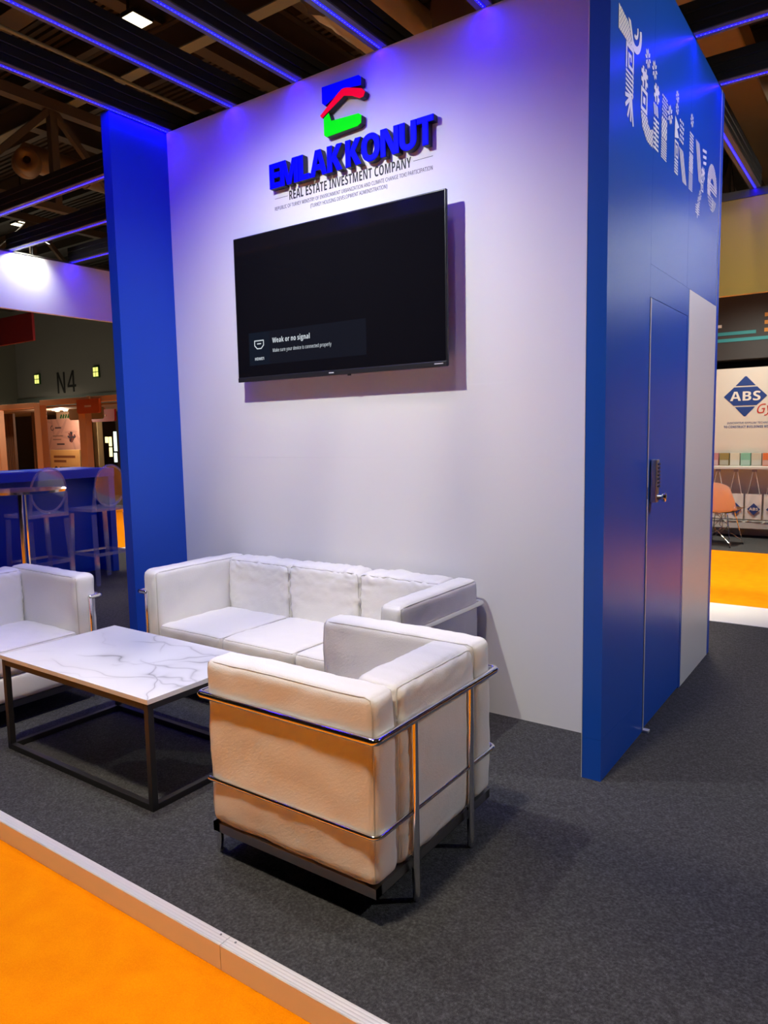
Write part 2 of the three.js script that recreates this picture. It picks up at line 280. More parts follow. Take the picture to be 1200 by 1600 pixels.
// ------------------------------------------------------------ illuminated company sign and printed captions
{
  const glow = (r, g, b, k) => new THREE.MeshPhysicalMaterial({ color: lin(r * 0.35, g * 0.35, b * 0.35), roughness: 0.6, specularIntensity: 0.2, emissive: lin(r, g, b), emissiveIntensity: k });
  const blueG = glow(0.0, 0.0, 1, 0.75), redG = glow(1, 0.0, 0.03, 0.75), greenG = glow(0.0, 1, 0.0, 0.7), side = std(lin(0.012, 0.01, 0.02), 0.5);
  const solid = (pts, dep, bev = 0.004) => {
    const s = new THREE.Shape(pts.map(p => new THREE.Vector2(...p)));
    return new THREE.ExtrudeGeometry(s, { depth: dep, bevelEnabled: bev > 0, bevelThickness: bev * 0.5, bevelSize: bev, bevelSegments: 2, curveSegments: 4 });
  };
  const logo = thing('illuminated_logo', 'lit house emblem of blue, red and green strokes above the raised name', 'sign', [0, 0, 0.004]);
  for (const [nm, m, pts] of [['blue_stroke', blueG, [[-1.680, 3.282], [-1.435, 3.276], [-1.423, 3.266], [-1.425, 3.228], [-1.536, 3.24], [-1.664, 3.189], [-1.680, 3.203]]],
    ['red_stroke', redG, [[-1.695, 3.143], [-1.547, 3.238], [-1.521, 3.238], [-1.417, 3.206], [-1.399, 3.187], [-1.409, 3.168], [-1.433, 3.166], [-1.479, 3.190], [-1.534, 3.206], [-1.654, 3.148], [-1.686, 3.132]]],
    ['green_stroke', greenG, [[-1.671, 3.122], [-1.640, 3.140], [-1.625, 3.097], [-1.441, 3.089], [-1.425, 3.078], [-1.428, 3.043], [-1.451, 3.033], [-1.658, 3.027], [-1.671, 3.037]]]]) {
    const body = mesh(nm, solid(pts, 0.036, 0.002), side, logo); mesh('face', solid(pts, 0.004, 0.002).translate(0, 0, 0.038), m, body);
  }
  const sign = thing('illuminated_name_sign', 'raised glowing blue block letters with black sides on the white wall', 'sign', [0, 0, 0.004]);
  const txt = 'EMLAK KONUT', shapes = fontB.generateShapes(txt, 1, 4);
  // lay out letter by letter so that each is its own solid
  let x = 0; const glyphs = [];
  for (const ch of txt) {
    if (ch === ' ') { x += 0.16; continue; }
    const g = new TextGeometry(ch, { font: fontB, size: 1, depth: 1, curveSegments: 5, bevelEnabled: false }); g.computeBoundingBox(); const b = g.boundingBox, w = b.max.x - b.min.x;
    glyphs.push([ch, x - b.min.x, b]); x += w + 0.085;
  }
  x -= 0.085; const b0 = glyphs[0][2], H = b0.max.y - b0.min.y, w = 1.09, h = 0.128, sx = w / x, sy = h / H;
  for (const [ch, ox] of glyphs) {
    const mk = (d, bev) => new TextGeometry(ch, { font: fontB, size: 1, depth: d, curveSegments: 5, bevelEnabled: true, bevelThickness: 0.002, bevelSize: bev, bevelSegments: 2 });
    const a = mk(0.036, 0.028), f = mk(0.004, 0.028);
    for (const [q, z] of [[a, 0.002], [f, 0.04]]) { q.translate(ox, 0, 0); q.scale(sx, sy, 1); q.translate(-2.08, 2.842, z); }
    const body = mesh('letter', a, side, sign); mesh('face', f, blueG, body);
  }
  const cap = (text, x0, y, wd, hh, font, label) => single('printed_caption', lettering(text, wd, hh, 0.0006, font).translate(x0, y, 0.0002), M.print, label, 'lettering');
  const c1 = cap('REAL ESTATE INVESTMENT COMPANY', -1.978, 2.772, 0.83, 0.050, fontB, 'bold black printed line directly below the raised blue letters');
  mesh('rule', span(-2.09, -1.99, 2.7965, 2.7985, 0.0002, 0.0008), M.print, c1); mesh('rule', span(-1.135, -1.02, 2.7965, 2.7985, 0.0002, 0.0008), M.print, c1);
  cap('REPUBLIC OF TURKEY MINISTRY OF ENVIRONMENT URBANIZATION AND CLIMATE CHANGE TOKI PARTICIPATION', -2.092, 2.733, 1.07, 0.020, fontR, 'long fine printed line of capitals under the bold caption');
  cap('(TURKEY HOUSING DEVELOPMENT ADMINISTRATION)', -1.822, 2.700, 0.525, 0.020, fontR, 'short bracketed printed line just above the television');
}

// ------------------------------------------------------------ television
{
  const t = thing('television', 'large black flat television on the white wall showing a no-signal notice', 'television', [-1.619, 2.176, 0]);
  const W = 1.456, H = 0.836;
  mesh('back_cover', rspan(-W / 2 + 0.06, W / 2 - 0.06, -H / 2 + 0.0, H / 2 - 0.22, 0.045, 0.082, 0.012, 3), M.plastic, t);
  mesh('bezel', rspan(-W / 2, W / 2, -H / 2, H / 2, 0.080, 0.099, 0.004, 2), M.plastic, t);
  mesh('wall_bracket', rspan(-0.25, 0.25, -0.18, 0.18, 0.001, 0.046, 0.004), M.steel, t);
  const scr = canvas(2048, 1152, (c, w, h) => {
    c.fillStyle = '#050409'; c.fillRect(0, 0, w, h);
    c.fillStyle = '#10131d'; c.fillRect(0.065 * w, 0.685 * h, 0.60 * w, 0.235 * h);
    c.fillStyle = '#0e1724'; c.fillRect(0.065 * w, 0.685 * h, 0.115 * w, 0.235 * h);
    c.strokeStyle = '#dfe8ef'; c.fillStyle = '#dfe8ef'; c.lineWidth = 9; c.lineJoin = 'round';
    const a = 0.097 * w, b = 0.147 * w, t0 = 0.745 * h, e = 0.802 * h; c.beginPath(); c.moveTo(a, t0); c.lineTo(b, t0); c.lineTo(b, t0 + 0.6 * (e - t0)); c.lineTo(b - 28, e); c.lineTo(a + 28, e); c.lineTo(a, t0 + 0.6 * (e - t0)); c.closePath(); c.stroke();
    c.beginPath(); c.moveTo(a + 28, t0 + 26); c.lineTo(b - 28, t0 + 26); c.stroke();
    c.font = 'bold 34px sans-serif'; c.textAlign = 'center'; c.fillText('HDMI1', 0.122 * w, 0.885 * h);
    c.textAlign = 'left'; c.font = 'bold 58px sans-serif'; c.fillText('Weak or no signal', 0.196 * w, 0.772 * h, 0.20 * w);
    c.font = '40px sans-serif'; c.fillText('Make sure your device is connected properly', 0.196 * w, 0.838 * h, 0.305 * w);
  });
  const sg = new THREE.PlaneGeometry(W - 0.016, H - 0.034); sg.translate(0, 0.010, 0.0994);
  mesh('screen', sg, new THREE.MeshPhysicalMaterial({ color: lin(0.004, 0.004, 0.005), roughness: 0.06, specularIntensity: 0.4, emissive: lin(1, 1, 1), emissiveMap: scr, emissiveIntensity: 0.85 }), t);
  mesh('lower_bezel', rspan(-W / 2, W / 2, -H / 2 - 0.002, -H / 2 + 0.024, 0.086, 0.1015, 0.003), std(lin(0.035, 0.035, 0.038), 0.35, { metalness: 0.5 }), t);
  mesh('sensor', rspan(0.105, 0.125, -H / 2 - 0.011, -H / 2 - 0.001, 0.088, 0.099, 0.003), M.plastic, t);
  const lg = std(lin(0.6, 0.6, 0.6), 0.4);
  mesh('maker_mark', span(-0.02, 0.015, -H / 2 + 0.009, -H / 2 + 0.014, 0.1015, 0.1019), lg, t);
  mesh('maker_mark', span(0.655, 0.705, -H / 2 + 0.010, -H / 2 + 0.015, 0.1015, 0.1019), lg, t);
}

// ------------------------------------------------------------ leather seating on chrome tube frames
function cushion(w, h, d, o = {}) {
  const r = o.r ?? 0.032, bu = o.bulge ?? [0.008, 0.008, 0.008], wr = o.wr ?? 0.0025, sd = o.seed ?? 0, fold = o.fold ?? 0;
  const half = [w / 2, h / 2, d / 2];
  const den = a => Math.sign(a) * (1 - Math.pow(1 - Math.abs(a), 1.7));
  const D = (a, b, c, flat) => {
    const t = flat ? [a, b, c] : [den(a), den(b), den(c)];
    const p = t.map((v, i) => v * half[i]), q = p.map((v, i) => Math.max(-half[i] + r, Math.min(half[i] - r, v)));
    const e = p.map((v, i) => v - q[i]), L = Math.hypot(...e) || 1, n = e.map(v => v / L), out = q.map((v, i) => v + n[i] * r);
    const m = [(1 - t[1] ** 2) * (1 - t[2] ** 2), (1 - t[0] ** 2) * (1 - t[2] ** 2), (1 - t[0] ** 2) * (1 - t[1] ** 2)];
    for (let i = 0; i < 3; i++) out[i] += t[i] * bu[i] * Math.pow(Math.max(0, m[i]), 0.6);
    let k = wr * (noise.noise(out[0] * 9 + sd, out[1] * 9, out[2] * 9) + 0.6 * noise.noise(out[0] * 22 + sd, out[1] * 17, out[2] * 22));
    if (fold) { const u = Math.min(1 - Math.abs(t[0]), 1 - Math.abs(t[1])); const s = noise.noise(out[0] * 14 + out[1] * 30 + sd, out[1] * 7 - out[0] * 10, sd); k += fold * Math.exp(-u * 2.2) * Math.abs(s) * 1.4 - fold * 0.5 * Math.max(0, noise.noise(out[0] * 7, out[1] * 16, sd + 3)); }
    return out.map((v, i) => v + n[i] * k);
  };
  const sN = v => Math.max(10, Math.min(o.fine ? 64 : 40, Math.round(v / (o.fine ?? 0.025))));
  let g = new THREE.BoxGeometry(2, 2, 2, sN(w), sN(h), sN(d)); const p = g.attributes.position, uv = [];
  for (let i = 0; i < p.count; i++) { const q = D(p.getX(i), p.getY(i), p.getZ(i)); p.setXYZ(i, ...q); }
  g.deleteAttribute('normal'); g.deleteAttribute('uv'); g = mergeVertices(g, 1e-6); g.computeVertexNormals();
  const gp = g.attributes.position; for (let i = 0; i < gp.count; i++) uv.push(gp.getX(i) + gp.getZ(i) * 0.7, gp.getY(i) + gp.getZ(i) * 0.6); g.setAttribute('uv', new THREE.Float32BufferAttribute(uv, 2));
  const loop = (axis, s) => { // piping round the face whose normal is axis
    const o2 = [0, 1, 2].filter(i => i !== axis), pts = [], N = 14;
    for (let e = 0; e < 4; e++) for (let k = 0; k < N; k++) {
      const v = -0.97 + 1.94 * k / N, c = [0, 0, 0]; c[axis] = s; const [A, B] = [[v, -1], [1, v], [-v, 1], [-1, -v]][e]; c[o2[0]] = A; c[o2[1]] = B; pts.push(new THREE.Vector3(...D(...c, true)));
    }
    return new THREE.TubeGeometry(new THREE.CatmullRomCurve3(pts, true), 112, 0.0032, 5, true);
  };
  return { geo: g, pipes: axis => mergeGeometries([loop(axis, 1), loop(axis, -1)]) };
}
function addCushion(parent, name, size, pos, axis, o) {
  const c = cushion(...size, o), m = mesh(name, c.geo, M.leather, parent, pos); mesh('piping', c.pipes(axis), M.piping, m); return m;
}
function clubSeat(root, W, n, sd) {
  const D = 0.695, T = 0.122, B = 0.17, Y0 = 0.127, Y1 = 0.70, inner = W - 2 * T, xo = W / 2 + 0.013, zf = D / 2 + 0.016, zb = -D / 2 - 0.016, yr = 0.578;
  // steel base frame
  const fb = [span(-W / 2 + 0.005, W / 2 - 0.005, 0.095, 0.126, D / 2 - 0.035, D / 2 - 0.005), span(-W / 2 + 0.005, W / 2 - 0.005, 0.095, 0.126, -D / 2 + 0.005, -D / 2 + 0.035), span(-W / 2 + 0.005, -W / 2 + 0.035, 0.095, 0.126, -D / 2 + 0.005, D / 2 - 0.005), span(W / 2 - 0.035, W / 2 - 0.005, 0.095, 0.126, -D / 2 + 0.005, D / 2 - 0.005)];
  mesh('base_frame', mergeGeometries(fb), M.steel, root);
  mesh('webbing', span(-W / 2 + 0.03, W / 2 - 0.03, 0.110, 0.124, -D / 2 + 0.03, D / 2 - 0.03), M.black, root);
  for (const s of [-1, 1]) addCushion(root, 'arm_cushion', [T, Y1 - Y0, D], [s * (W / 2 - T / 2), (Y0 + Y1) / 2, 0], 0, { seed: sd + s * 3, bulge: [0.006, 0.006, 0.008], r: 0.032, wr: 0.0045, fine: 0.018 });
  const cw = inner / n;
  for (let k = 0; k < n; k++) {
    const x = -inner / 2 + (k + 0.5) * cw;
    addCushion(root, 'back_cushion', [cw - 0.004, Y1 - Y0 - 0.004, B], [x, (Y0 + Y1) / 2 - 0.002, -D / 2 + B / 2], 2, { seed: sd + 11 * k + 5, bulge: [0.002, 0.008, 0.016], fold: n > 1 ? 0.012 : 0.006, r: 0.034, fine: 0.010 });
    addCushion(root, 'seat_cushion', [cw - 0.004, 0.135, D - B - 0.002], [x, 0.332, B / 2 + 0.004], 1, { seed: sd + 7 * k + 2, bulge: [0.002, 0.012, 0.006], wr: 0.005, r: 0.024, fine: 0.014 });
  }
  addCushion(root, 'lower_cushion', [inner - 0.004, 0.135, D - B - 0.004], [0, 0.195, B / 2], 1, { seed: sd + 40, bulge: [0.002, 0.004, 0.006], r: 0.022 });
  // chrome tubes
  const px = W / 2 - 0.05;
  mesh('top_rail', tube([[-px, yr, zf], [-xo, yr, zf], [-xo, yr, zb], [xo, yr, zb], [xo, yr, zf], [px, yr, zf]], 0.0125, 220, 12, 0.014), M.chrome, root);
  mesh('lower_rail', tube([[-xo + 0.004, 0.29, zf - 0.03], [-xo + 0.004, 0.29, zb + 0.004], [xo - 0.004, 0.29, zb + 0.004], [xo - 0.004, 0.29, zf - 0.03]], 0.0075, 220, 10, 0.03), M.chrome, root);
  for (const s of [-1, 1]) {
    mesh('leg', tube([[s * px, 0.006, zf - 0.002], [s * px, yr, zf - 0.002]], 0.0125, 4, 14), M.chrome, root);
    const bx = n > 1 ? 0.56 : 0.175; mesh('leg', tube([[s * bx, 0.006, zb + 0.001], [s * bx, yr - 0.006, zb + 0.001]], 0.0125, 4, 14), M.chrome, root);
  }
}
{
  const a = thing('club_armchair', 'white leather cube armchair with chrome tube frame, its back to the blue side wall', 'armchair', [-0.583, 0, 1.3025], -Math.PI / 2); clubSeat(a, 0.725, 1, 1);
  const b = thing('club_armchair', 'white leather cube armchair beyond the marble table, its back to the bar counter', 'armchair', [-2.995, 0, 1.3025], Math.PI / 2); clubSeat(b, 0.725, 1, 60);
  const s = thing('club_sofa', 'white leather three-seat sofa with chrome tube frame against the white wall', 'sofa', [-1.632, 0, 0.393], 0); clubSeat(s, 1.755, 3, 120);
}

// ------------------------------------------------------------ coffee table
{
  const t = thing('coffee_table', 'low rectangular table with white veined marble top and black metal frame', 'table', [-1.88, 0, 1.295]);
  const vein = (x, y) => {
    let k = 0; const wx = x + 0.09 * noise.noise(x * 4, y * 4, 1) + 0.035 * noise.noise(x * 13, y * 13, 5), wy = y + 0.11 * noise.noise(x * 3.5, y * 3.5, 9) + 0.035 * noise.noise(x * 12, y * 12, 3);
    for (const [a, o, s, m] of [[-0.35, 0.03, 0.005, 0.5], [-0.75, 0.06, 0.004, 0.4], [0.15, -0.05, 0.004, 0.42], [-0.2, 0.19, 0.003, 0.35], [0.1, -0.22, 0.004, 0.35], [-0.5, 0.28, 0.003, 0.45], [0.9, -0.2, 0.003, 0.4]]) {
      const d = Math.abs(wy - a * wx - o); const on = Math.max(0, Math.min(1, 0.35 + 0.7 * (x + 0.1) + 1.2 * noise.noise(x * 3.2 + o * 9, y * 3.2, o * 15))); k = Math.max(k, m * on * (Math.exp(-d / s) + 0.25 * Math.exp(-d / (s * 7))));
    }
    return k;
  };
  const mt = grain(1024, (u, v) => { const k = vein((u - 0.5) * 1.1, (v - 0.5) * 1.1) * 0.55, c = 0.03 * noise.noise(u * 4, v * 4, 2); return [0.91 - k + c, 0.91 - k * 1.02 + c, 0.905 - k * 1.03 + c]; }); mt.repeat.set(1 / 1.1, 1 / 1.1); mt.offset.set(0.5, 0.5);
  mesh('table_top', rspan(-0.54, 0.54, 0.430, 0.450, -0.303, 0.303, 0.0015), std(lin(1, 1, 1), 0.22, { map: mt }), t);
  const fr = std(lin(0.014, 0.013, 0.013), 0.42), q = 0.026;
  for (const sx of [-1, 1]) for (const sz of [-1, 1]) mesh('leg', rspan(sx * 0.535, sx * (0.535 - q), 0, 0.4295, sz * 0.299, sz * (0.299 - q), 0.002), fr, t);
  for (const y of [[0, q], [0.4035, 0.4295]]) {
    for (const s of [-1, 1]) { mesh(y[0] ? 'top_rail' : 'floor_rail', rspan(-0.509, 0.509, y[0], y[1], s * 0.299, s * (0.299 - q), 0.002), fr, t); mesh(y[0] ? 'top_rail' : 'floor_rail', rspan(s * 0.535, s * (0.535 - q), y[0], y[1], -0.273, 0.273, 0.002), fr, t); }
  }
}

// ------------------------------------------------------------ canopy beams with blue LED strips
function ledBeam(axis, at, from, to, label, group, over = [0, 0]) {   // over: how far the bare profile runs on past the lit part
  const L = Math.abs(to - from), mid = (from + to) / 2, y0 = TOP + 0.003;
  const g = thing('canopy_beam', label, 'beam', axis === 'z' ? [at, y0, mid] : [mid, y0, at], axis === 'z' ? 0 : Math.PI / 2, group);
  const s = new THREE.Shape([[-0.045, 0], [0.045, 0], [0.045, 0.03], [0.040, 0.033], [0.040, 0.043], [0.045, 0.046], [0.045, 0.085], [0.040, 0.088], [0.040, 0.098], [0.045, 0.101], [0.045, 0.145], [-0.045, 0.145], [-0.045, 0.101], [-0.040, 0.098], [-0.040, 0.088], [-0.045, 0.085], [-0.045, 0.046], [-0.040, 0.043], [-0.040, 0.033], [-0.045, 0.03]].map(p => new THREE.Vector2(...p)));
  const b = new THREE.ExtrudeGeometry(s, { depth: L + over[0] + over[1], bevelEnabled: false }); b.translate(0, 0, -L / 2 - over[0]); mesh('profile', b, M.beam, g);
  mesh('channel', span(-0.040, 0.040, -0.004, 0.0, -L / 2, L / 2), M.beamAlu, g);
  const st = span(-0.008, 0.008, -0.0065, -0.0041, -L / 2 + 0.005, L / 2 - 0.005), uv = st.attributes.uv, p = st.attributes.position;
  for (let i = 0; i < p.count; i++) uv.setXY(i, (p.getX(i) + 0.008) / 0.016, p.getZ(i) / 0.02); mesh('led_strip', st, M.dots, g);
  const la = new THREE.RectAreaLight(LED_BLUE, LED_RADIANCE * 0.75, 0.016, L - 0.01); la.position.set(0, -0.008, 0); la.rotation.x = -Math.PI / 2; g.add(la); la.name = 'led_strip_light'; la.castShadow = true;
}
const FZ = 2.1;   // inner face of the front fascia
for (const x of [-3.0, -2.41, -1.89, -1.32, -0.73]) ledBeam('z', x, 0.003, FZ - 0.001, 'black slotted beam with blue LED strip running out over the seating from the white wall', 'canopy beams over the seating', [0.3, 0]);
for (const z of [-0.22, -0.90, -1.585]) ledBeam('x', z, -6.655, -3.103, 'black slotted beam with blue LED strip running from the blue fin to the white fascia', 'canopy beams over the bar', [0, 0.3]);
for (const z of [-0.865, -1.50]) ledBeam('x', z, 0.003, 3.6, 'black slotted beam with blue LED strip ending at the top of the blue side wall', 'canopy beams over the side passage', [0.3, 0]);
ledBeam('z', -0.12, -3.64, -1.665, 'black slotted beam with blue LED strip running out behind the tower', null, [0, 0.3]);
{
  const white = std(lin(0.80, 0.80, 0.77), 0.55), frame = std(lin(0.05, 0.045, 0.04), 0.5);
  const fas = (name, label, g, fr) => { const t = thing(name, label, 'fascia'); g.forEach(([m, q]) => mesh('panel', q, m, t)); fr.forEach(q => mesh('frame_bar', q, frame, t)); };
  fas('canopy_fascia', 'wide white fascia above the blue bar counter', [[white, span(-6.72, -6.66, 2.80, 3.375, -3.7, 2.16)]], [span(-6.73, -6.65, 3.376, 3.391, -3.7, 2.16)]);
  fas('canopy_fascia', 'narrow white fascia over the front edge of the stand', [[white, span(-6.65, 4.1, 3.20, 3.375, FZ, FZ + 0.06)]], [span(-6.65, 4.1, 3.376, 3.391, FZ - 0.005, FZ + 0.065)]);
  fas('canopy_fascia', 'ochre fascia behind the tower, facing the side passage', [[std(lin(0.62, 0.42, 0.04), 0.6), span(-3.0, 0.30, 2.545, 3.325, -3.70, -3.65)], [white, span(0.301, 4.1, 2.545, 3.325, -3.70, -3.65)]], [span(-3.0, 4.1, 3.326, 3.391, -3.72, -3.64)]);
}
// floodlights on short arms under the canopy, the last two added as fill
function floodlight(pos, target, k, label, arm, cone = 1.15) {
  const f = thing('floodlight', label, 'lamp', pos); const d = new THREE.Vector3(...target).sub(new THREE.Vector3(...pos)).normalize();
  const head = new THREE.Group(); head.name = 'lamp_head'; f.add(head); head.quaternion.setFromUnitVectors(new THREE.Vector3(0, 0, 1), d);
  mesh('housing', rspan(-0.10, 0.10, -0.055, 0.055, -0.05, 0.0, 0.008, 2), M.beam, head);
  mesh('lamp_glass', rspan(-0.088, 0.088, -0.045, 0.045, 0.0003, 0.004, 0.001), M.floodGlow, head);
  mesh('arm', tube(arm, 0.01, 24, 8, 0.02), M.beam, f);
  const s = new THREE.SpotLight(FLOOD_WHITE, k, 0, cone, 0.9, 2); s.position.copy(d.clone().multiplyScalar(0.012)); s.target.position.copy(d.clone().multiplyScalar(2)); s.castShadow = true; s.shadow.radius = 1.5; s.name = 'floodlight_beam'; f.add(s, s.target);
}
floodlight([-1.6, 3.335, 1.45], [-1.6, 0.9, 0.0], FLOOD, 'floodlight over the seating, aimed at the white wall and sofa', [[0, 0.03, 0], [0, 0.045, 0], [0.28, 0.045, 0]], 1.08);
floodlight([-6.44, 3.50, -1.15], [-6.66, 3.05, -0.98], 2.2, 'floodlight close to the white fascia over the bar', [[0, 0.03, 0], [0, 0.08, 0], [-0.25, 0.08, 0], [-0.25, -0.105, 0]]);
floodlight([1.7, 3.34, -3.25], [1.2, 2.9, -3.65], 16, 'floodlight close to the white fascia beside the passage', [[0, 0.03, 0], [0, 0.12, 0], [0, 0.12, -0.42], [0, 0.063, -0.42]]);
floodlight([2.5, 3.32, -0.62], [0, 1.6, -0.5], FLOOD * 1.0, 'added floodlight under the side canopy, to brighten the blue side wall', [[0, 0.03, 0], [0, 0.058, 0], [0, 0.058, -0.245]]);  // added unseen lamp, brightens the blue side wall

floodlight([-0.5, 3.30, -6.45], [-0.8, 0.7, -7.88], 13, 'added floodlight on a long arm, to whiten the light on the stand wall', [[0, 0.03, 0], [0, 0.06, 0], [0, 0.06, -1.42], [0, -0.05, -1.42]], 0.95);  // added lamp hidden behind the ochre fascia, gives the stand whiter light

// ------------------------------------------------------------ hall high-bay lamps
const bays = [];
for (const x of [-17.9, -7.9, -0.5, 6]) for (const z of [-11.43, x > -1 ? -5.4 : x < -17 ? -7.4 : -6.93, -3.45, 3.35]) if (!(x === 6 && z < -10)) bays.push([x, 7.05, z, z > 0 ? 0.7 : x > -1 ? 0.62 : 0.95, z > 0 ? 1.12 : 1]);
for (const [x, z] of [[-29.5, -14.43], [-37, -14.43], [-24, 3.35]]) bays.push([x, 7.05, z, 1.15, x < -29 ? 4.5 : 1]);  // extra lamps added; the far two are boosted to brighten the gate wall
for (const [x, y, z, cone, k] of bays) {
  const b = thing('high_bay_lamp', 'twin warm hall lamp hung among the roof trusses', 'lamp', [x, y, z], 0, 'hall ceiling lamps');
  mesh('bracket', span(-0.22, 0.22, 0.06, 0.10, -0.03, 0.03), M.beam, b); mesh('rod', span(-0.015, 0.015, 0.10, 1.55, -0.015, 0.015), M.beam, b);
  for (const s of [-1, 1]) { const h = mesh('lamp_head', rspan(s * 0.19 - 0.13, s * 0.19 + 0.13, 0, 0.06, -0.17, 0.17, 0.01), M.beam, b); mesh('lamp_glass', rspan(s * 0.19 - 0.115, s * 0.19 + 0.115, -0.006, -0.0005, -0.155, 0.155, 0.001), M.lamp, h); }
  const l = new THREE.SpotLight(BAY_WARM, BAY * k, 0, cone, 0.8, 2); l.position.set(0, -0.02, 0); l.target.position.set(0, -3, 0); l.castShadow = true; l.shadow.radius = 16; l.name = 'high_bay_light'; b.add(l, l.target);
}

// ------------------------------------------------------------ bar counter, clear stools, bar table
{
  const c = thing('bar_counter', 'long bright blue bar counter with thick top under the white fascia', 'counter', [-6.0, 0, 0]);
  mesh('counter_top', rspan(-0.72, 0.02, 1.035, 1.125, -1.50, 2.0, 0.004), M.blueMatt, c);
  mesh('front_panel', span(-0.70, -0.22, 0, 1.035, -1.42, 2.0), M.blueMatt, c);
  mesh('end_panel', rspan(-0.72, 0.01, 0, 1.035, -1.50, -1.43, 0.003), M.blueMatt, c);
  const p = thing('leaflet', 'pale sheet lying on the blue bar counter', 'paper', [-6.2, 1.1252, -0.47]); mesh('sheet', rspan(-0.1, 0.1, 0, 0.004, -0.15, 0.15, 0.001), std(lin(0.5, 0.75, 0.7), 0.5), p);
}
function ghostStool(pos, label) {
  const s = thing('bar_stool', label, 'stool', pos, -Math.PI / 2, 'clear bar stools');   // front faces local +z -> -x
  const seat = new THREE.ExtrudeGeometry((() => { const h = new THREE.Shape(); h.moveTo(-0.19, -0.19); h.lineTo(0.19, -0.19); h.lineTo(0.205, 0.2); h.lineTo(-0.205, 0.2); h.closePath(); return h; })(), { depth: 0.022, bevelEnabled: true, bevelSize: 0.006, bevelThickness: 0.006, bevelSegments: 2 });
  seat.rotateX(Math.PI / 2); seat.translate(0, 0.752, 0); mesh('seat', seat, M.ghost, s);
  const ap = (a, b, w, h) => bar(a, b, w, h);
  for (const [x, z] of [[-0.185, 0.185], [0.185, 0.185], [-0.175, -0.18], [0.175, -0.18]]) {
    const L = bar([x, 0.70, z], [x * 1.12, 0.012, z * (z > 0 ? 1.05 : 1.25)], 0.034, 0.034); mesh('leg', L, M.ghost, s);
    const ft = new THREE.CylinderGeometry(0.018, 0.018, 0.012, 10); ft.translate(x * 1.12, 0.006, z * (z > 0 ? 1.05 : 1.25)); mesh('foot', ft, M.ghost, s);
  }
  mesh('footrest', bar([-0.175, 0.30, 0.19], [0.175, 0.30, 0.19], 0.03, 0.02), std(lin(0.7, 0.7, 0.72), 0.3, { metalness: 0.6 }), s);
  for (const x of [-0.19, 0.19]) mesh('stretcher', bar([x, 0.30, 0.17], [x, 0.30, -0.19], 0.02, 0.03), M.ghost, s);
  mesh('stretcher', bar([-0.17, 0.30, -0.2], [0.17, 0.30, -0.2], 0.02, 0.03), M.ghost, s);
  const ov = new THREE.Shape(); ov.absellipse(0, 0, 0.168, 0.203, 0, Math.PI * 2); const og = new THREE.ExtrudeGeometry(ov, { depth: 0.008, bevelEnabled: false, curveSegments: 32 }); og.translate(0, 0, -0.004);
  const ring = new THREE.TorusGeometry(1, 0.055, 10, 56); ring.scale(0.168, 0.203, 0.168); 
  const bk = new THREE.Group(); bk.name = 'backrest'; bk.position.set(0, 0.975, -0.215); bk.rotation.x = -0.1; s.add(bk);
  mesh('back_panel', og, M.clear, bk); mesh('back_rim', ring, M.ghost, bk);
  for (const x of [-1, 1]) mesh('back_post', bar([x * 0.178, 0.73, -0.185], [x * 0.168, 0.95, -0.214], 0.024, 0.024), M.ghost, s);
}
ghostStool([-5.635, 0, -0.42], 'clear plastic bar stool with oval back behind the chrome bar table');
ghostStool([-5.635, 0, -1.06], 'clear plastic bar stool with oval back at the end of the bar counter');
{
  const t = thing('bar_table', 'tall round bar table with mirror-polished chrome column', 'table', [-4.75, 0, 0.195]);
  const top = new THREE.CylinderGeometry(0.33, 0.325, 0.02, 48); top.translate(0, 1.035, 0); mesh('table_top', top, std(lin(0.5, 0.5, 0.52), 0.12, { metalness: 0.9 }), t);
  mesh('column', cyl(0, 0, 0.02, 1.025, 0.034), M.chrome, t); const bs = new THREE.CylinderGeometry(0.2, 0.22, 0.02, 40); bs.translate(0, 0.01, 0); mesh('base', bs, M.chrome, t);
}

